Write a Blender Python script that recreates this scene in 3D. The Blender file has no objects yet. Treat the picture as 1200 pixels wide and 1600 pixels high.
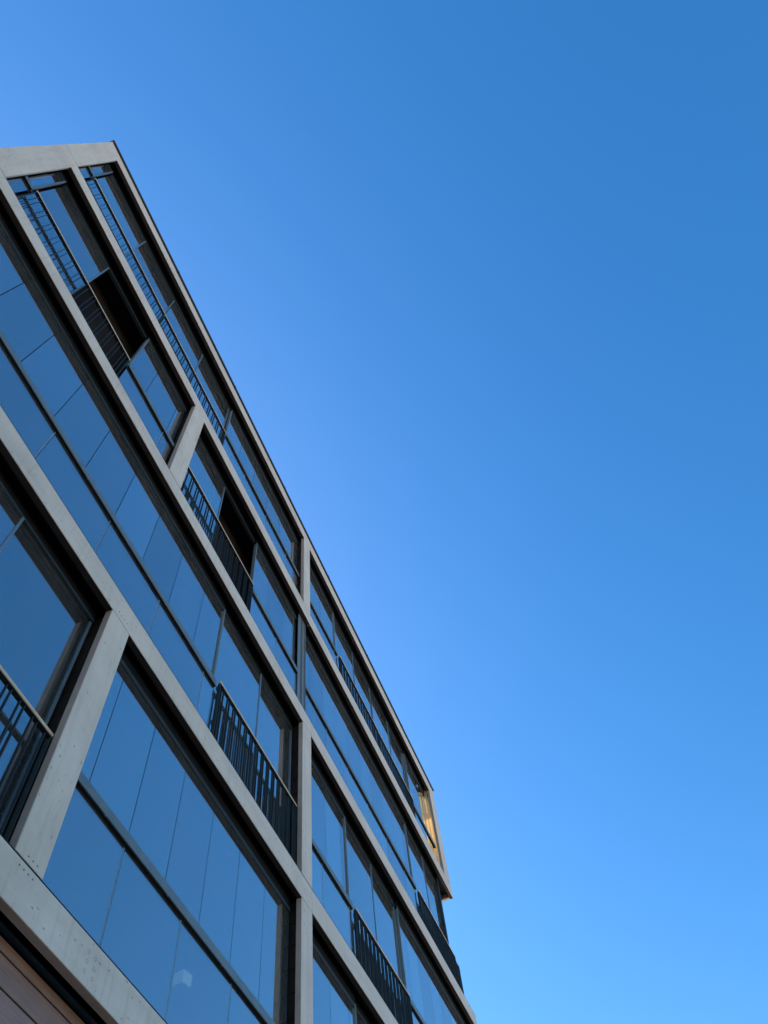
import bpy, bmesh, math, random
from mathutils import Matrix, Vector

random.seed(7)
sc = bpy.context.scene
col = sc.collection
R = math.radians

# ------------------------------------------------------------------ camera
CAM_ROT = ((0.35842, -0.92940, -0.08808),      # right, down, forward axes of the camera in world space
           (0.82653, 0.35978, -0.43290),
           (0.43402, 0.08236, 0.89713))
cam = bpy.data.cameras.new('camera')
cam.sensor_fit = 'HORIZONTAL'
cam.sensor_width = 36.0
cam.lens = 36.0 * 1229.84 / 1200.0
cam.clip_start = 0.05
cam.clip_end = 5000
cam_o = bpy.data.objects.new('camera', cam)
col.objects.link(cam_o)
_r, _u, _b = CAM_ROT[0], [-v for v in CAM_ROT[1]], [-v for v in CAM_ROT[2]]
cam_o.matrix_world = Matrix(((_r[0], _u[0], _b[0], 0.0), (_r[1], _u[1], _b[1], -3.54),
                             (_r[2], _u[2], _b[2], 1.6), (0, 0, 0, 1)))
sc.camera = cam_o

# ------------------------------------------------------------------ sky, sun, exposure
SUN_EL, SUN_ROT = 37.0, 21.0          # the sun stands behind the building, to the right
world = bpy.data.worlds.new('World')
sc.world = world
world.use_nodes = True
wn = world.node_tree
sky = wn.nodes.new('ShaderNodeTexSky')
sky.sky_type = 'NISHITA'
sky.sun_disc = False
sky.sun_elevation = R(SUN_EL)
sky.sun_rotation = R(SUN_ROT)
sky.air_density = 1.2
sky.dust_density = 0.75
sky.ozone_density = 4.0
hsv = wn.nodes.new('ShaderNodeHueSaturation')
hsv.inputs['Saturation'].default_value = 1.31
wn.links.new(sky.outputs[0], hsv.inputs['Color'])
bgn = wn.nodes['Background']
wn.links.new(hsv.outputs[0], bgn.inputs[0])
bgn.inputs[1].default_value = 0.10

sun = bpy.data.lights.new('sun', 'SUN')
sun.energy = 5.0
sun.angle = R(0.5)
sun.color = (1.0, 0.91, 0.78)
sun_o = bpy.data.objects.new('sun', sun)
col.objects.link(sun_o)
_sd = Vector((math.sin(R(SUN_ROT)) * math.cos(R(SUN_EL)), math.cos(R(SUN_ROT)) * math.cos(R(SUN_EL)), math.sin(R(SUN_EL))))
sun_o.rotation_euler = _sd.to_track_quat('Z', 'Y').to_euler()

vs = sc.view_settings
vs.view_transform = 'Standard'
vs.look = 'None'
vs.exposure = 1.41
vs.gamma = 1.0
vs.use_curve_mapping = False
sc.cycles.max_bounces = 10
sc.cycles.transparent_max_bounces = 16
sc.cycles.glossy_bounces = 6

# ------------------------------------------------------------------ materials
def new_mat(name):
    m = bpy.data.materials.new(name)
    m.use_nodes = True
    nt = m.node_tree
    return m, nt, nt.nodes['Principled BSDF']

def N(nt, t, **kw):
    n = nt.nodes.new(t)
    for k, v in kw.items():
        setattr(n, k, v)
    return n

def ramp(nt, fac, stops):
    r = N(nt, 'ShaderNodeValToRGB')
    while len(r.color_ramp.elements) < len(stops):
        r.color_ramp.elements.new(0.5)
    for e, (p, c) in zip(r.color_ramp.elements, stops):
        e.position = p
        e.color = c if len(c) == 4 else (*c, 1)
    nt.links.new(fac, r.inputs[0])
    return r.outputs[0]

def pos(nt, scale=(1, 1, 1)):
    g = N(nt, 'ShaderNodeNewGeometry')
    mp = N(nt, 'ShaderNodeMapping')
    mp.inputs['Scale'].default_value = scale
    nt.links.new(g.outputs['Position'], mp.inputs['Vector'])
    return mp.outputs[0]

def noise(nt, vec, scale, detail=5, rough=0.6):
    n = N(nt, 'ShaderNodeTexNoise')
    n.inputs['Scale'].default_value = scale
    n.inputs['Detail'].default_value = detail
    n.inputs['Roughness'].default_value = rough
    nt.links.new(vec, n.inputs['Vector'])
    return n.outputs[0]

def mixc(nt, fac, a, b, mode='MIX'):
    m = N(nt, 'ShaderNodeMix', data_type='RGBA', blend_type=mode)
    for s, v in ((0, fac), (6, a), (7, b)):
        if isinstance(v, (int, float)):
            m.inputs[s].default_value = v
        elif isinstance(v, tuple):
            m.inputs[s].default_value = (*v, 1)
        else:
            nt.links.new(v, m.inputs[s])
    return m.outputs[2]

def concrete(name, stretch):
    m, nt, b = new_mat(name)
    p = pos(nt)
    cloud = noise(nt, p, 1.1, 6, 0.62)
    c = ramp(nt, cloud, [(0.28, (0.61, 0.505, 0.395)), (0.5, (0.70, 0.585, 0.46)), (0.72, (0.76, 0.64, 0.51))])
    streak = noise(nt, pos(nt, stretch), 3.0, 6, 0.7)
    c = mixc(nt, 1.0, c, ramp(nt, streak, [(0.28, (0.84, 0.84, 0.84)), (0.62, (1, 1, 1))]), 'MULTIPLY')
    run = noise(nt, pos(nt, (9, 1, 0.5)), 1.6, 5, 0.65)
    c = mixc(nt, 1.0, c, ramp(nt, run, [(0.30, (0.86, 0.855, 0.845)), (0.48, (1, 1, 1))]), 'MULTIPLY')
    # blow holes: small dark pits, gathered in clusters
    vo = N(nt, 'ShaderNodeTexVoronoi')
    vo.inputs['Scale'].default_value = 17
    vo.inputs['Randomness'].default_value = 1
    nt.links.new(pos(nt, tuple(0.45 + 0.55 * s for s in stretch)), vo.inputs['Vector'])
    pit = ramp(nt, vo.outputs['Distance'], [(0.10, (1, 1, 1)), (0.20, (0, 0, 0))])
    area = ramp(nt, noise(nt, p, 2.3, 3, 0.5), [(0.42, (0, 0, 0)), (0.54, (1, 1, 1))])
    rnd = ramp(nt, vo.outputs['Color'], [(0.38, (0, 0, 0)), (0.48, (1, 1, 1))])
    f = mixc(nt, 1.0, mixc(nt, 1.0, pit, area, 'MULTIPLY'), rnd, 'MULTIPLY')
    c = mixc(nt, f, c, (0.30, 0.275, 0.25))
    nt.links.new(c, b.inputs['Base Color'])
    b.inputs['Roughness'].default_value = 0.62
    b.inputs['Specular IOR Level'].default_value = 0.35
    bp = N(nt, 'ShaderNodeBump')
    bp.inputs['Strength'].default_value = 0.25
    bp.inputs['Distance'].default_value = 0.01
    hgt = N(nt, 'ShaderNodeMath', operation='SUBTRACT')
    nt.links.new(noise(nt, p, 30, 5, 0.6), hgt.inputs[0])
    nt.links.new(f, hgt.inputs[1])
    nt.links.new(hgt.outputs[0], bp.inputs['Height'])
    nt.links.new(bp.outputs[0], b.inputs['Normal'])
    return m

def plain(name, colr, rough=0.5, metal=0.0, spec=0.5, var=0.25, scale=6.0, stretch=(1, 1, 1)):
    m, nt, b = new_mat(name)
    n = noise(nt, pos(nt, stretch), scale, 5, 0.6)
    lo = tuple(v * (1 - var) for v in colr)
    hi = tuple(min(1, v * (1 + var)) for v in colr)
    nt.links.new(ramp(nt, n, [(0.3, lo), (0.7, hi)]), b.inputs['Base Color'])
    rr = N(nt, 'ShaderNodeMapRange')
    rr.inputs['To Min'].default_value = max(0.02, rough - 0.07)
    rr.inputs['To Max'].default_value = min(1, rough + 0.07)
    nt.links.new(n, rr.inputs['Value'])
    nt.links.new(rr.outputs[0], b.inputs['Roughness'])
    b.inputs['Metallic'].default_value = metal
    b.inputs['Specular IOR Level'].default_value = spec
    return m

def glass(name, r0, tint, trans, power=2.0):
    """coated pane: mirror-like at a slant, dark see-through otherwise"""
    m, nt, b = new_mat(name)
    nt.nodes.remove(b)
    out = nt.nodes['Material Output']
    lw = N(nt, 'ShaderNodeLayerWeight')
    lw.inputs['Blend'].default_value = 0.5
    pw = N(nt, 'ShaderNodeMath', operation='POWER')
    pw.inputs[1].default_value = power
    nt.links.new(lw.outputs['Facing'], pw.inputs[0])
    mr = N(nt, 'ShaderNodeMapRange')
    mr.inputs['To Min'].default_value = r0
    mr.inputs['To Max'].default_value = 0.9
    nt.links.new(pw.outputs[0], mr.inputs['Value'])
    gl = N(nt, 'ShaderNodeBsdfGlossy')
    gl.inputs['Roughness'].default_value = 0.0
    oi = N(nt, 'ShaderNodeObjectInfo')
    nt.links.new(ramp(nt, oi.outputs['Random'], [(0.0, tuple(v * 0.80 for v in tint)), (1.0, tint)]), gl.inputs['Color'])
    bp = N(nt, 'ShaderNodeBump')
    bp.inputs['Strength'].default_value = 0.008
    bp.inputs['Distance'].default_value = 0.02
    nt.links.new(noise(nt, pos(nt), 1.3, 2, 0.4), bp.inputs['Height'])
    nt.links.new(bp.outputs[0], gl.inputs['Normal'])
    tr = N(nt, 'ShaderNodeBsdfTransparent')
    tr.inputs['Color'].default_value = (*trans, 1)
    mx = N(nt, 'ShaderNodeMixShader')
    nt.links.new(mr.outputs[0], mx.inputs[0])
    nt.links.new(tr.outputs[0], mx.inputs[1])
    nt.links.new(gl.outputs[0], mx.inputs[2])
    df = N(nt, 'ShaderNodeBsdfDiffuse')          # pale haze painted in to grey the reflected sky
    df.inputs['Color'].default_value = (0.72, 0.69, 0.64, 1)
    dm = N(nt, 'ShaderNodeMixShader')
    nt.links.new(ramp(nt, noise(nt, pos(nt, (1, 1, 0.35)), 1.6, 6, 0.65), [(0.25, (0.026, 0.026, 0.026)), (0.75, (0.052, 0.052, 0.052))]), dm.inputs[0])
    nt.links.new(mx.outputs[0], dm.inputs[1])
    nt.links.new(df.outputs[0], dm.inputs[2])
    nt.links.new(dm.outputs[0], out.inputs['Surface'])
    return m

MAT = {}
MAT['beam'] = concrete('concrete_horizontal', (0.25, 1, 1.6))
MAT['column'] = concrete('concrete_vertical', (1.6, 1, 0.22))
MAT['glass'] = glass('loggia_glass', 0.38, (0.99, 0.98, 0.96), (0.55, 0.66, 0.66))
MAT['steel'] = plain('dark_steel', (0.020, 0.029, 0.032), 0.6, 0.0, 0.25, 0.2)
MAT['alu'] = plain('teal_aluminium', (0.13, 0.165, 0.17), 0.4, 0.0, 0.5, 0.15)
MAT['head'] = plain('dark_head_profile', (0.022, 0.034, 0.038), 0.55, 0.0, 0.4, 0.2)
MAT['alu_pale'] = plain('pale_aluminium', (0.20, 0.25, 0.28), 0.35, 0.4, 0.5, 0.1)
MAT['edge'] = plain('pane_edge', (0.28, 0.38, 0.46), 0.35, 0.0, 0.6, 0.1)
MAT['black'] = plain('black_trim_and_shade', (0.008, 0.008, 0.009), 0.8, 0, 0.2, 0.2)
MAT['handrail'] = plain('oiled_oak', (0.62, 0.47, 0.30), 0.42, 0, 0.5, 0.18, 9.0, (0.4, 6, 6))
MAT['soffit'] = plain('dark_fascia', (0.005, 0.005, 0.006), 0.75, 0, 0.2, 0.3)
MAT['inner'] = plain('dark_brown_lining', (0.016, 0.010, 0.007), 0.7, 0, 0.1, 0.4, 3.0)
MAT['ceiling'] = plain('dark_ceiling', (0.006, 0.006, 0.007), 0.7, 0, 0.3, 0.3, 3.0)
MAT['cladding'] = plain('side_cladding', (0.10, 0.075, 0.06), 0.55, 0, 0.4, 0.35, 4.0, (1, 1, 6))
MAT['painted_shade'] = plain('brown_soffit_shade', (0.050, 0.037, 0.034), 0.7, 0, 0.15, 0.2)
MAT['side_shade'] = plain('warm_side_shade', (0.36, 0.27, 0.215), 0.7, 0, 0.3, 0.12)
MAT['roof'] = plain('dark_coping', (0.035, 0.035, 0.04), 0.5, 0.2, 0.5, 0.2)
MAT['mesh'] = plain('blue_grey_mesh', (0.26, 0.34, 0.39), 0.35, 0.4, 0.5, 0.15, 30)
MAT['lamp'] = plain('white_lamp', (0.80, 0.80, 0.78), 0.5, 0, 0.4, 0.04)
_lb = MAT['lamp'].node_tree.nodes['Principled BSDF']
_lb.inputs['Emission Color'].default_value = (0.95, 0.97, 1.0, 1)
_lb.inputs['Emission Strength'].default_value = 0.14
MAT['lamp_lit_side'] = MAT['lamp'].copy()
MAT['lamp_lit_side'].name = 'white_lamp_lit_side'
MAT['lamp_lit_side'].node_tree.nodes['Principled BSDF'].inputs['Emission Strength'].default_value = 0.27  # stronger glow paints one side of the cube as better lit

def board_mat():
    m, nt, b = new_mat('brown_boards')
    g = noise(nt, pos(nt, (0.5, 4, 9)), 7, 8, 0.7)
    c = ramp(nt, g, [(0.25, (0.20, 0.115, 0.080)), (0.55, (0.28, 0.170, 0.120)), (0.8, (0.34, 0.220, 0.160))])
    c = mixc(nt, 1.0, c, ramp(nt, noise(nt, pos(nt), 2.2, 4), [(0.35, (0.75, 0.75, 0.78)), (0.65, (1.1, 1.02, 1.0))]), 'MULTIPLY')
    oi = N(nt, 'ShaderNodeObjectInfo')
    c = mixc(nt, 1.0, c, ramp(nt, oi.outputs['Random'], [(0, (0.82, 0.80, 0.80)), (1, (1.12, 1.1, 1.08))]), 'MULTIPLY')
    nt.links.new(c, b.inputs['Base Color'])
    b.inputs['Roughness'].default_value = 0.38
    bp = N(nt, 'ShaderNodeBump')
    bp.inputs['Strength'].default_value = 0.15
    bp.inputs['Distance'].default_value = 0.003
    nt.links.new(g, bp.inputs['Height'])
    nt.links.new(bp.outputs[0], b.inputs['Normal'])
    return m
MAT['board'] = board_mat()

def curtain_mat(name, c):
    m, nt, b = new_mat(name)
    out = nt.nodes['Material Output']
    n = noise(nt, pos(nt, (20, 20, 0.6)), 6, 4)
    cc = ramp(nt, n, [(0.3, tuple(v * 0.85 for v in c)), (0.7, c)])
    tl = N(nt, 'ShaderNodeBsdfTranslucent')
    nt.links.new(cc, tl.inputs['Color'])
    nt.links.new(cc, b.inputs['Base Color'])
    b.inputs['Roughness'].default_value = 0.9
    mx = N(nt, 'ShaderNodeMixShader')
    mx.inputs[0].default_value = 0.6
    nt.links.new(b.outputs[0], mx.inputs[1])
    nt.links.new(tl.outputs[0], mx.inputs[2])
    nt.links.new(mx.outputs[0], out.inputs['Surface'])
    return m

def ground_mat(name, c, scale):
    m, nt, b = new_mat(name)
    p = pos(nt)
    lo, hi = tuple(v * 0.85 for v in c), tuple(v * 1.12 for v in c)
    cc = ramp(nt, noise(nt, p, 0.35, 8, 0.7), [(0.3, lo), (0.7, hi)])
    cc = mixc(nt, 1.0, cc, ramp(nt, noise(nt, p, scale, 4, 0.8), [(0.3, (0.8, 0.8, 0.8)), (0.7, (1.12, 1.12, 1.12))]), 'MULTIPLY')
    nt.links.new(cc, b.inputs['Base Color'])
    b.inputs['Roughness'].default_value = 0.85
    bp = N(nt, 'ShaderNodeBump')
    bp.inputs['Strength'].default_value = 0.4
    bp.inputs['Distance'].default_value = 0.01
    nt.links.new(noise(nt, p, scale, 4, 0.8), bp.inputs['Height'])
    nt.links.new(bp.outputs[0], b.inputs['Normal'])
    return m

# ------------------------------------------------------------------ mesh helpers
def box_geo(x0, x1, y0, y1, z0, z1):
    v = [(x0, y0, z0), (x1, y0, z0), (x1, y1, z0), (x0, y1, z0), (x0, y0, z1), (x1, y0, z1), (x1, y1, z1), (x0, y1, z1)]
    f = [(0, 3, 2, 1), (4, 5, 6, 7), (0, 1, 5, 4), (1, 2, 6, 5), (2, 3, 7, 6), (3, 0, 4, 7)]
    return v, f

class MB:
    def __init__(self):
        self.v, self.f = [], []
    def box(self, x0, x1, y0, y1, z0, z1):
        v, f = box_geo(x0, x1, y0, y1, z0, z1)
        o = len(self.v)
        self.v += v
        self.f += [tuple(i + o for i in q) for q in f]
        return self
    def tube(self, a, b, r, n=12):
        a, b = Vector(a), Vector(b)
        d = (b - a).normalized()
        u = d.orthogonal().normalized()
        w = d.cross(u)
        o = len(self.v)
        for p in (a, b):
            for i in range(n):
                t = 2 * math.pi * i / n
                self.v.append(tuple(p + r * (math.cos(t) * u + math.sin(t) * w)))
        for i in range(n):
            j = (i + 1) % n
            self.f.append((o + i, o + j, o + n + j, o + n + i))
        self.f.append(tuple(o + i for i in reversed(range(n))))
        self.f.append(tuple(o + n + i for i in range(n)))
        return self
    def mesh(self, name, bevel=0.0, seg=1):
        me = bpy.data.meshes.new(name)
        me.from_pydata(self.v, [], self.f)
        if bevel:
            bm = bmesh.new()
            bm.from_mesh(me)
            bmesh.ops.bevel(bm, geom=list(bm.edges), offset=bevel, segments=seg, affect='EDGES', profile=0.5)
            bm.to_mesh(me)
            bm.free()
        me.update()
        return me

def link(name, me, mat, parent=None, loc=(0, 0, 0), rot=None):
    if mat is not None and not me.materials:
        me.materials.append(mat)
    o = bpy.data.objects.new(name, me)
    o.location = loc
    if rot:
        o.rotation_euler = rot
    col.objects.link(o)
    if parent:
        o.parent = parent
    return o

_cache = {}
def shared_box(sx, sy, sz, mat, bevel=0.0):
    """a box centred on its own origin, its mesh shared between pieces of the same size"""
    k = (round(sx, 3), round(sy, 3), round(sz, 3), mat.name, bevel)
    if k not in _cache:
        me = MB().box(-sx / 2, sx / 2, -sy / 2, sy / 2, -sz / 2, sz / 2).mesh('piece', bevel)
        me.materials.append(mat)
        _cache[k] = me
    return _cache[k]

def piece(name, x0, x1, y0, y1, z0, z1, mat, parent, bevel=0.0, rot=None):
    me = shared_box(x1 - x0, y1 - y0, z1 - z0, mat, bevel)
    return link(name, me, None, parent, ((x0 + x1) / 2, (y0 + y1) / 2, (z0 + z1) / 2), rot)

# ------------------------------------------------------------------ ground
gm = MB()
gm.v = [(-900, -900, 0), (900, -900, 0), (900, 900, 0), (-900, 900, 0)]
gm.f = [(0, 1, 2, 3)]
g = link('ground', gm.mesh('ground'), ground_mat('pale_bounce_ground', (0.56, 0.50, 0.41), 30))  # unseen ground, made pale to bounce warm sunlight onto the facade
g['kind'] = 'structure'
rm = MB()
rm.v = [(-120, -30, 0.004), (120, -30, 0.004), (120, -0.02, 0.004), (-120, -0.02, 0.004)]
rm.f = [(0, 1, 2, 3)]
rd = link('dark_near_ground', rm.mesh('dark_near_ground'), ground_mat('dark_low_bounce', (0.05, 0.05, 0.05), 60))  # unseen dark sheet added to keep bounced light off the soffits
rd['kind'] = 'structure'

# ------------------------------------------------------------------ the building
E0, E1 = -1.187, -0.849
La, Lb = 3.270, 3.602
Ca, Cb = 7.982, 8.318
Ra, RE = 16.930, 17.396
DEPTH = 10.0
CORE_X = 16.60               # right flank of the glazed volume; balconies run round it
BEAM = {1: (5.230, 5.555), 2: (8.526, 8.868), 3: (11.835, 12.167), 4: (15.113, 15.479), 5: (18.358, 18.741)}
T = 0.075                    # thickness of the concrete facing

bld = bpy.data.objects.new('apartment_building', None)
bld.location = (0, 0, 0)
col.objects.link(bld)
bld['label'] = 'shaded modern apartment block with pale concrete grid, glazed loggias and dark balcony railings'
bld['category'] = 'building'

# concrete beams, each storey in two lengths, with a return down both flanks
beams = {}
for k, (zb, zt) in BEAM.items():
    for a, b in ((E0, Cb - 0.003), (Cb + 0.003, RE)):
        o = link('concrete_beam', MB().box(a, b, 0, T, zb, zt).mesh('concrete_beam', 0.006, 2), MAT['beam'], bld)
        beams[(k, a)] = o
        if k < 5:
            link('top_gap_shade', MB().box(a + 0.004, b - 0.004, 0.0035, T - 0.003, zt + 0.0005, zt + 0.0125).mesh('top_gap_shade'), MAT['black'], o)  # black strip standing in for the shadow gap above the beam
        link('backing_shade', MB().box(a + 0.01, b - 0.01, T + 0.0004, T + 0.0026, zb + 0.003, zt - 0.01).mesh('backing_shade'), MAT['black'], o)  # black strip added to darken the panel back mirrored in the glass
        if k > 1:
            link('soffit_shade', MB().box(a + 0.008, b - 0.008, 0.007, T - 0.002, zb - 0.004, zb - 0.0005).mesh('soffit_shade'), MAT['painted_shade'], o)  # dark brown strip paints shade on the concrete underside
    for x0, x1 in ((E0, E0 + T), (RE - T, RE)):
        link('concrete_beam', MB().box(x0, x1, T + 0.004, DEPTH, zb, zt).mesh('concrete_beam', 0.006), MAT['beam'], bld)

# concrete columns: one length per storey between the beams
def column(k, x0, x1, y0=0.0, y1=T):
    z0, z1 = BEAM[k - 1][1] + 0.014, BEAM[k][0] - 0.006
    o = link('concrete_column', MB().box(x0, x1, y0, y1, z0, z1).mesh('concrete_column', 0.006, 2), MAT['column'], bld)
    if y0 == 0.0 and x0 > E1:
        link('reveal_shade', MB().box(x0 - 0.0035, x0 - 0.0004, 0.007, y1 - 0.001, z0 + 0.006, z1 - 0.006).mesh('reveal_shade'), MAT['side_shade'], o)  # darker strip paints shade on the column side and its reflection
    return o
cols = {}
for k in (2, 3, 4, 5):
    column(k, E0, E1)
    column(k, E0, E0 + T, T + 0.004, 0.42)
cols['L2'] = column(2, La, Lb)
cols['C2'] = column(2, Ca, Cb)
cols['C3'] = column(3, Ca, Cb)
cols['L4'] = column(4, La, Lb)
cols['C5'] = column(5, Ca, Cb)
column(2, Ra, RE)
column(5, Ra, RE)
column(5, RE - T, RE, T + 0.004, 0.42)

# drill plugs and bolt holes in the concrete
def ring_mesh(name, r, w, mat):
    """a shallow raised ring (joint of a mortar plug)"""
    n = 16
    v, f = [], []
    for i in range(n):
        t = 2 * math.pi * i / n
        for rr, y in ((r, 0.002), (r, -0.0012), (r - w, -0.0012), (r - w, 0.002)):
            v.append((rr * math.cos(t), y, rr * math.sin(t)))
    for i in range(n):
        a, b = 4 * i, 4 * ((i + 1) % n)
        for q in range(3):
            f.append((a + q, b + q, b + q + 1, a + q + 1))
    me = bpy.data.meshes.new(name)
    me.from_pydata(v, [], f)
    me.materials.append(mat)
    return me
joint = plain('plug_joint', (0.42, 0.385, 0.335), 0.8)
hole = plain('bolt_hole', (0.17, 0.155, 0.14), 0.9)
plug_me = ring_mesh('drill_plug', 0.016, 0.0045, joint)
hole_me = MB().tube((0, 0.004, 0), (0, -0.0012, 0), 0.0075, 10).mesh('bolt_hole')
hole_me.materials.append(hole)
b1 = beams[(1, E0)]
for x, z in ((4.267, 5.457), (4.356, 5.454), (4.273, 5.389), (4.364, 5.382), (4.273, 5.318), (4.376, 5.319)):
    link('drill_plug', plug_me, None, b1, (x, 0, z))
for i in range(4):
    link('bolt_hole', hole_me, None, b1, (3.354 + 0.0522 * i, 0, 5.507))
    link('bolt_hole', hole_me, None, beams[(2, E0)], (3.362 + 0.0525 * i, 0, 8.606))
for i in range(3):
    link('bolt_hole', hole_me, None, cols['L2'], (3.404 + 0.0531 * i, 0, 5.614))

# slabs behind the beams, ceilings and dark linings
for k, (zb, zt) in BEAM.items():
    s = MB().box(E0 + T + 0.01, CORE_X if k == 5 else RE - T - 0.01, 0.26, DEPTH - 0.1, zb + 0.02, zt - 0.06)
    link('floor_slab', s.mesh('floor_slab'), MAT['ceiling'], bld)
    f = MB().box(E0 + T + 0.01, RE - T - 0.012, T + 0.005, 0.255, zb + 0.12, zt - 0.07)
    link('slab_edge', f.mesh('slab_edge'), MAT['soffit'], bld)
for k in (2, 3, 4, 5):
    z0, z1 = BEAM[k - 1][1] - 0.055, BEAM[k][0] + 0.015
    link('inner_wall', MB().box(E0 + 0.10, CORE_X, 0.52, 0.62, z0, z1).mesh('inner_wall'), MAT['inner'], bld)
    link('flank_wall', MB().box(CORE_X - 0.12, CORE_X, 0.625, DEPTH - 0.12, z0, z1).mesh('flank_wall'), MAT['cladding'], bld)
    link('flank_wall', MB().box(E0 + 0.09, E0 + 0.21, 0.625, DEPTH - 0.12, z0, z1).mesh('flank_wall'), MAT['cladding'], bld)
link('rear_wall', MB().box(E0 + 0.01, RE - 0.01, DEPTH, DEPTH + 0.2, 0, 18.73).mesh('rear_wall'), MAT['cladding'], bld)
rf = link('roof', MB().box(E0 + 0.08, CORE_X, 0.08, DEPTH - 0.01, 18.70, 18.738).mesh('roof'), MAT['roof'], bld)
n = 7
w = (RE - E0 + 0.05) / n
for i in range(n):
    xa = E0 - 0.025 + i * w
    dz = random.uniform(-0.002, 0.002)
    cp = MB().box(xa + 0.002, xa + w - 0.002, -0.035 + random.uniform(-0.002, 0.002), 0.34, 18.746 + dz, 18.80 + dz)
    link('coping', cp.mesh('coping', 0.004), MAT['roof'], rf)
    link('coping_seam', MB().box(xa + w - 0.03, xa + w + (0.03 if i < n - 1 else 0.0), -0.0395, 0.345, 18.80 - 0.05, 18.806).mesh('coping_seam'), MAT['roof'], rf)
cp = MB().box(E0 - 0.025, E0 + 0.3, 0.345, DEPTH + 0.2, 18.745, 18.80).box(RE - 0.3, RE + 0.025, 0.345, DEPTH + 0.2, 18.745, 18.80)
link('coping', cp.mesh('coping', 0.004), MAT['roof'], rf)

# dark boards lining the reveals between the column facing and the glass
def reveal_boards(k, x0, x1):
    z0, z1 = BEAM[k - 1][1] + 0.02, BEAM[k][0] - 0.02
    n = 10
    h = (z1 - z0) / n
    for i in range(n):
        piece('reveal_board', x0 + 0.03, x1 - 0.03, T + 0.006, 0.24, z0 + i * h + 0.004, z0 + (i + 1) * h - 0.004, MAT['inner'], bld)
for k, a, b in ((2, La, Lb), (4, La, Lb), (2, Ca, Cb), (3, Ca, Cb), (5, Ca, Cb)):
    reveal_boards(k, a, b)
for k in (3, 4, 5):
    reveal_boards(k, E0 + 0.06, E1)

# ------------------------------------------------------------------ glazed loggias
def pane(x0, x1, y, z0, z1, parent, th=0.008, wob=0.0012):
    rot = (random.gauss(0, wob * 0.6), 0, random.gauss(0, wob))
    return piece('pane', x0, x1, y - th / 2, y + th / 2, z0, z1, MAT['glass'], parent, 0.0, rot)

def loggia(k, x0, x1, rail, up_w, low_w, up_off=0.0, low_off=0.0, left_post=True, right_post=True, upper=True, glass_end=None):
    zt, zb = BEAM[k - 1][1], BEAM[k][0]
    m = MB()
    rh = 0.10
    m.box(x0, x1, 0.105, 0.168, rail, rail + rh)                       # hand-height rail
    fr = link('loggia_glazing', m.mesh('loggia_glazing', 0.004), MAT['alu'], bld)
    link('rail_shade', MB().box(x0 + 0.002, x1 - 0.002, 0.110, 0.160, rail - 0.016, rail - 0.001).mesh('rail_shade'), MAT['black'], fr)  # black strip paints the shade under the rail
    link('bottom_channel', MB().box(x0, x1, 0.090, 0.165, zt - 0.04, zt + 0.03).mesh('bottom_channel'), MAT['black'], fr)
    if upper:
        link('head_profile', MB().box(x0, x1, 0.156, 0.205, zb - 0.165, zb - 0.11).mesh('head_profile', 0.003), MAT['head'], fr)
        link('head_fascia', MB().box(x0, x1, 0.160, 0.215, zb - 0.108, zb + 0.118).mesh('head_fascia'), MAT['soffit'], fr)
    if left_post:
        link('end_post', MB().box(x0, x0 + 0.032, 0.150, 0.210, rail + rh + 0.002, zb - 0.112).mesh('end_post', 0.003), MAT['alu'], fr)
    if right_post:
        link('end_post', MB().box(x1 - 0.032, x1, 0.150, 0.210, rail + rh + 0.002, zb - 0.112).mesh('end_post', 0.003), MAT['alu'], fr)
    g = 0.0045
    for w, off, y, za, zc in ((up_w, up_off, 0.177, rail + rh - 0.03, zb - 0.14), (low_w, low_off, 0.142, zt + 0.01, rail + 0.02)):
        if y > 0.15 and not upper:
            continue
        xs = [x0]
        x = x0 + (off if off > 0.02 else w)
        while x < x1 - 0.06:
            xs.append(x)
            x += w
        xs.append(x1)
        if glass_end:
            xs = [q for q in xs if q < glass_end - 0.1] + [glass_end]
        for a, b in zip(xs[:-1], xs[1:]):
            pane(a + g, b - g, y, za, zc, fr, 0.008 if y > 0.15 else 0.012)
            if y < 0.15 and b < x1 - 0.02:                     # polished pane edge beside the joint
                piece('pane_edge', b - g - 0.009, b - g - 0.001, y - 0.0085, y - 0.0062, za, rail - 0.03, MAT['edge'], fr)
        # small clips under the rail
    n = max(1, int((x1 - x0) / 0.9))
    for i in range(n):
        xx = x0 + (i + 0.5) * (x1 - x0) / n
        piece('rail_clip', xx - 0.008, xx + 0.008, 0.1075, 0.1095, rail - 0.013, rail - 0.004, MAT['alu_pale'], fr)
    return fr

# storey 2
loggia(2, E1, 0.76, 6.66, 0.655, 1.1)
loggia(2, Lb, Ca, 6.655, 0.674, 1.035, 3.91 - Lb, 4.54 - Lb, False, False)
loggia(2, Cb, 10.16, 6.66, 0.66, 1.05, 0.30, 0.6, False, True)
loggia(2, 12.74, Ra, 6.66, 0.66, 1.05)
# storey 3
loggia(3, E1, 5.47, 9.905, 0.660, 1.160, 0.27 - E1 - 0.66, 0.55 - E1, False, True)
loggia(3, Cb, 10.16, 9.89, 0.655, 1.05, 0.30, 0.7, False, True)
loggia(3, 12.74, RE - 0.1, 9.87, 0.655, 1.05, 0.4, 0.0, True, True)
# storey 4
loggia(4, E1, -0.68, 13.20, 0.655, 1.1, 0, 0, False, True)
loggia(4, 1.90, La, 13.19, 0.66, 1.1, 0.50, 0.0, True, False)
loggia(4, 6.12, Ca, 13.19, 0.66, 1.0, 0.62, 0.0, True, False)
loggia(4, Cb, 14.25, 13.18, 0.655, 1.05, 0.33, 0.0, False, True)
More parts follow.
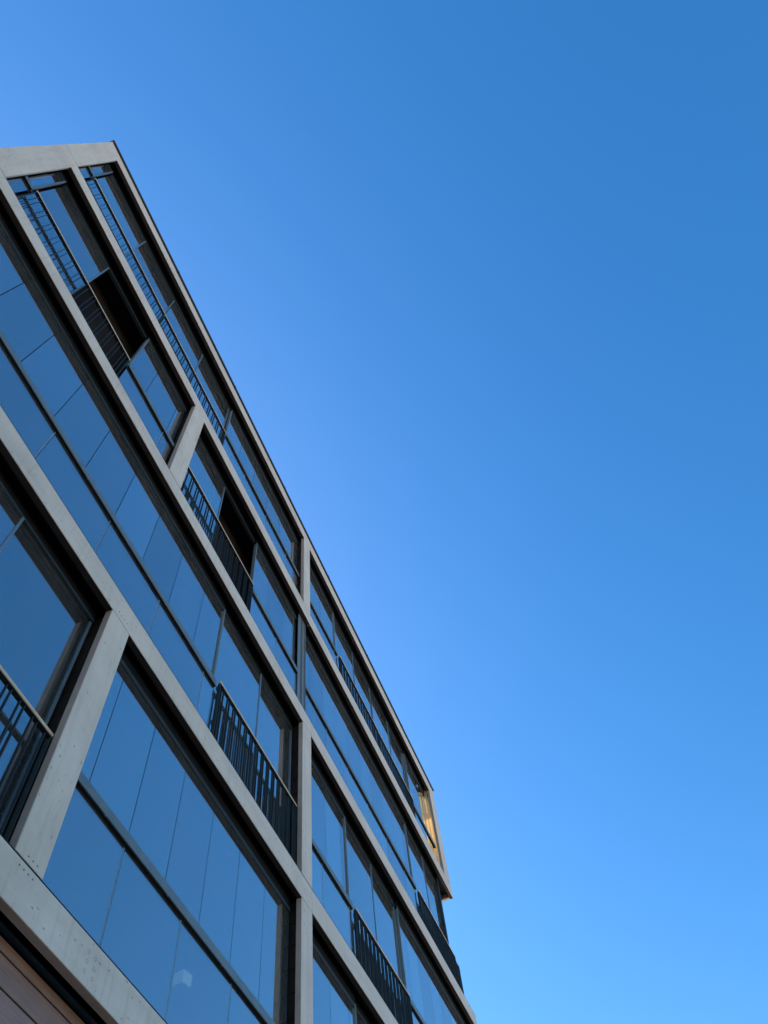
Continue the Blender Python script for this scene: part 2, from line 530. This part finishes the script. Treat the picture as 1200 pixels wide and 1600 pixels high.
# storey 5
loggia(5, E1, -0.68, 16.55, 0.655, 1.1, 0, 0, False, True)
loggia(5, 4.42, Ca, 16.57, 0.66, 1.0, 0.62, 0.9, True, False)
loggia(5, Cb, 10.16, 16.45, 0.655, 1.05, 0.33, 0.6, False, True)
loggia(5, 15.20, Ra, 16.36, 0.66, 1.05, 0.3, 0.0, True, False, True, 16.22)

# perforated panel that takes the place of the middle column in storey 4
mp = link('mesh_panel', MB().box(Ca + 0.004, Cb - 0.004, 0.105, 0.125, BEAM[3][1] + 0.004, BEAM[4][0] + 0.10).mesh('mesh_panel'), MAT['mesh'], bld)
mm = MB()
z0, z1 = BEAM[3][1] + 0.01, BEAM[4][0] + 0.09
n = int((z1 - z0) / 0.055)
for i in range(n):                       # slanting expanded-metal strands
    for j in range(4):
        xa = Ca + 0.012 + j * 0.080
        za = z0 + i * 0.055
        o = len(mm.v)
        up = 0.042 if (j % 2 == 0) else -0.042
        zq = za + (0 if up > 0 else 0.042)
        mm.v += [(xa, 0.104, zq), (xa + 0.074, 0.104, zq + up), (xa + 0.074, 0.104, zq + up + 0.016), (xa, 0.104, zq + 0.016),
                 (xa, 0.096, zq + 0.004), (xa + 0.074, 0.096, zq + up + 0.004), (xa + 0.074, 0.096, zq + up + 0.012), (xa, 0.096, zq + 0.012)]
        mm.f += [tuple(o + q for q in t) for t in ((4, 5, 6, 7), (0, 1, 5, 4), (3, 7, 6, 2), (0, 4, 7, 3), (1, 2, 6, 5))]
ms = link('mesh_strands', mm.mesh('mesh_strands'), MAT['alu'], mp)
ms['kind'] = 'stuff'

# ------------------------------------------------------------------ windows behind the railings
def balcony_window(k, x0, x1, leaves, bounds):
    """leaves: list of (xa, xb, y); bounds: opening edges"""
    zt, zb = BEAM[k - 1][1], BEAM[k][0]
    m = MB().box(x0, x1, 0.182, 0.235, zb - 0.125, zb - 0.085)
    fr = link('balcony_window', m.mesh('balcony_window'), MAT['head'], bld)
    link('head_fascia', MB().box(x0, x1, 0.190, 0.245, zb - 0.083, zb + 0.118).mesh('head_fascia'), MAT['soffit'], fr)
    link('bottom_channel', MB().box(x0, x1, 0.160, 0.245, zt - 0.04, zt + 0.02).mesh('bottom_channel'), MAT['black'], fr)
    for xa, xb, y in leaves:
        pane(xa, xb, y, zt + 0.01, zb - 0.11, fr, 0.010)
        piece('stile', xb - 0.022, xb + 0.004, y - 0.016, y - 0.007, zt + 0.02, zb - 0.12, MAT['alu_pale'], fr)
    return fr

balcony_window(2, 0.80, La, [(0.82, 2.02, 0.190), (2.03, La - 0.005, 0.217)], None)
balcony_window(3, 5.48, Ca, [(5.50, 6.76, 0.180), (6.77, Ca - 0.005, 0.213)], None)
balcony_window(4, -0.66, 1.88, [(-0.64, 0.67, 0.200), (-0.60, 0.64, 0.228)], None)
balcony_window(4, Lb, 6.10, [(Lb + 0.01, 4.85, 0.205), (Lb + 0.05, 4.82, 0.230)], None)
balcony_window(5, -0.66, 4.40, [(-0.64, 0.65, 0.190), (0.66, 1.88, 0.215), (1.89, 3.10, 0.190), (3.11, 4.38, 0.215)], None)
balcony_window(2, 10.18, 12.72, [(10.2, 11.45, 0.190), (11.46, 12.7, 0.215)], None)
balcony_window(3, 10.18, 12.72, [(10.2, 11.45, 0.190), (11.46, 12.7, 0.215)], None)
balcony_window(4, 14.27, CORE_X, [(14.3, 15.50, 0.190), (15.51, CORE_X - 0.02, 0.215)], None)
balcony_window(5, 10.18, 15.18, [(10.2, 11.45, 0.190), (11.46, 12.70, 0.215), (12.71, 13.95, 0.190), (13.96, 15.16, 0.215)], None)

# corner post of the open balcony in storey 4
link('corner_post', MB().box(CORE_X - 0.06, CORE_X + 0.04, 0.14, 0.26, BEAM[3][1], BEAM[4][0] + 0.11).mesh('corner_post', 0.004), MAT['steel'], bld)

# ------------------------------------------------------------------ railings
def railing(k, x0, x1, ztop, n=None, post_l=True, post_r=True):
    zt = BEAM[k - 1][1]
    yc = 0.105
    m = MB()
    m.box(x0 + 0.01, x1 - 0.01, yc - 0.022, yc + 0.022, ztop - 0.056, ztop - 0.046)     # flat under the handrail
    m.box(x0 + 0.01, x1 - 0.01, yc - 0.018, yc + 0.018, zt + 0.02, zt + 0.032)
    for xx in ([x0 + 0.005] if post_l else []) + ([x1 - 0.017] if post_r else []):
        m.box(xx, xx + 0.012, yc - 0.022, yc + 0.022, zt - 0.02, ztop - 0.057)
    for xx in (x0 - 0.035, x1 + 0.002):                                                 # fixing brackets to the posts
        for zz in (ztop - 0.20, ztop - 0.85):
            m.box(xx, xx + 0.035, yc + 0.004, yc + 0.016, zz, zz + 0.06)
    fr = link('balcony_railing', m.mesh('balcony_railing'), MAT['steel'], bld)
    hr = MB().tube((x0 - 0.005, yc - 0.004, ztop - 0.021), (x1 + 0.005, yc - 0.004, ztop - 0.021), 0.021, 16)
    link('handrail', hr.mesh('handrail'), MAT['handrail'], fr)
    zz0, zz1 = zt + 0.033, ztop - 0.057
    x = x0 + 0.075
    i = 0
    while x < x1 - 0.03:
        piece('baluster', x - 0.004, x + 0.004, yc - 0.013, yc + 0.013, zz0, zz1, MAT['steel'], fr)
        x += 0.0575 if i % 2 == 0 else 0.1175
        i += 1
    return fr
railing(2, 0.84, 3.262, 6.735)
railing(3, 5.53, Ca - 0.006, 10.075)
railing(3, 10.22, 12.67, 9.965)
railing(4, -0.64, 1.84, 13.325)
railing(4, Lb + 0.01, 6.06, 13.35)
railing(4, 14.33, 16.79, 13.22)
railing(5, -0.64, 1.845, 16.54)
railing(5, 1.855, 4.34, 16.54)
railing(5, 10.23, 12.67, 16.53)
railing(5, 12.68, 15.12, 16.50)
railing(4, 16.83, 17.02, 13.12)

# railings along the right flank (storeys 4 and 5), so that the corner balcony is closed
for k in (4, 5):
    zt = BEAM[k - 1][1]
    m = MB().box(RE - 0.12, RE - 0.08, 0.14 if k == 4 else 0.45, 3.0, zt + 1.0, zt + 1.012)
    fr = link('flank_railing', m.mesh('flank_railing'), MAT['steel'], bld)
    y = 0.2 if k == 4 else 0.5
    while y < 3.0:
        piece('baluster', RE - 0.115, RE - 0.085, y, y + 0.008, zt - 0.05, zt + 0.998, MAT['steel'], fr)
        y += 0.116
    link('handrail', MB().tube((RE - 0.1, 0.14 if k == 4 else 0.45, zt + 1.034), (RE - 0.1, 3.0, zt + 1.034), 0.021, 12).mesh('handrail'), MAT['handrail'], fr)

# ------------------------------------------------------------------ ground floor under the first beam
gw = link('ground_floor_wall', MB().box(E0 + 0.02, RE - 0.02, 0.215, 0.40, 0, 5.34).mesh('ground_floor_wall'), MAT['soffit'], bld)
link('head_flashing', MB().box(E0 + 0.02, RE - 0.02, 0.165, 0.212, 5.262, 5.272).mesh('head_flashing'), MAT['alu'], gw)
z = 5.225
hs = [0.085] + [0.178] * 28
for h in hs:
    z1 = z
    z -= h
    if z < 0.02:
        break
    for a, b in ((E0 + 0.03, 7.0), (7.004, RE - 0.03)):
        y = 0.190 + random.uniform(-0.001, 0.001)
        piece('board', a, b, y, 0.213, z + 0.005, z1 - 0.005, MAT['board'], gw, 0.003)

# ------------------------------------------------------------------ loose things behind the glass
lm = link('pendant_lamp', MB().box(-0.06, 0.06, -0.06, 0.06, -0.06, 0.06).mesh('pendant_lamp', 0.003, 2), MAT['lamp'], None, (6.04, 0.33, 6.39), (0, 0, R(-12)))
lm.data.materials.append(MAT['lamp_lit_side'])
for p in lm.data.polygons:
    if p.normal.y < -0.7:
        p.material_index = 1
lm['label'] = 'white cube lamp hanging behind the lower glass of the bottom glazed balcony'
lm['category'] = 'lamp'
dim_underside = link('dim_underside', MB().box(-0.057, 0.057, -0.057, 0.057, -0.063, -0.0605).mesh('dim_underside'), plain('lamp_underside_shade', (0.30, 0.32, 0.34), 0.5), lm)  # grey plate paints the cube's underside as shaded
cord = link('cord', MB().tube((0, 0, 0.06), (0, 0, 2.11), 0.004, 6).mesh('cord'), MAT['black'], lm)

def curtain(name, x, y0, y1, z0, z1, amp, waves, mat):
    n, m = 60, 2
    vs_, fs = [], []
    for i in range(n + 1):
        t = i / n
        for j in range(m):
            w = amp * (math.sin(t * waves * 6.283) + 0.35 * math.sin(t * waves * 14.1 + 1))
            vs_.append((x + w, y0 + t * (y1 - y0), z0 if j == 0 else z1))
    for i in range(n):
        a = i * m
        fs.append((a, a + m, a + m + 1, a + 1))
    me = bpy.data.meshes.new(name)
    me.from_pydata(vs_, [], fs)
    for p in me.polygons:
        p.use_smooth = True
    o = link(name, me, mat)
    so = o.modifiers.new('thick', 'SOLIDIFY')
    so.thickness = 0.003
    return o
c1 = curtain('curtain', 16.875, 0.265, 0.72, BEAM[4][1] - 0.05, BEAM[5][0], 0.022, 4, curtain_mat('cream_curtain', (0.90, 0.83, 0.62)))
c1['label'] = 'cream curtain glowing in the sun behind the top floor corner glass'
c1['category'] = 'curtain'
c2 = curtain('window_blind', 16.905, 0.085, 0.250, BEAM[4][1] - 0.05, BEAM[5][0], 0.004, 2, curtain_mat('orange_blind', (0.84, 0.70, 0.46)))
c2['label'] = 'orange blind beside the concrete corner column at the top right'
c2['category'] = 'blind'
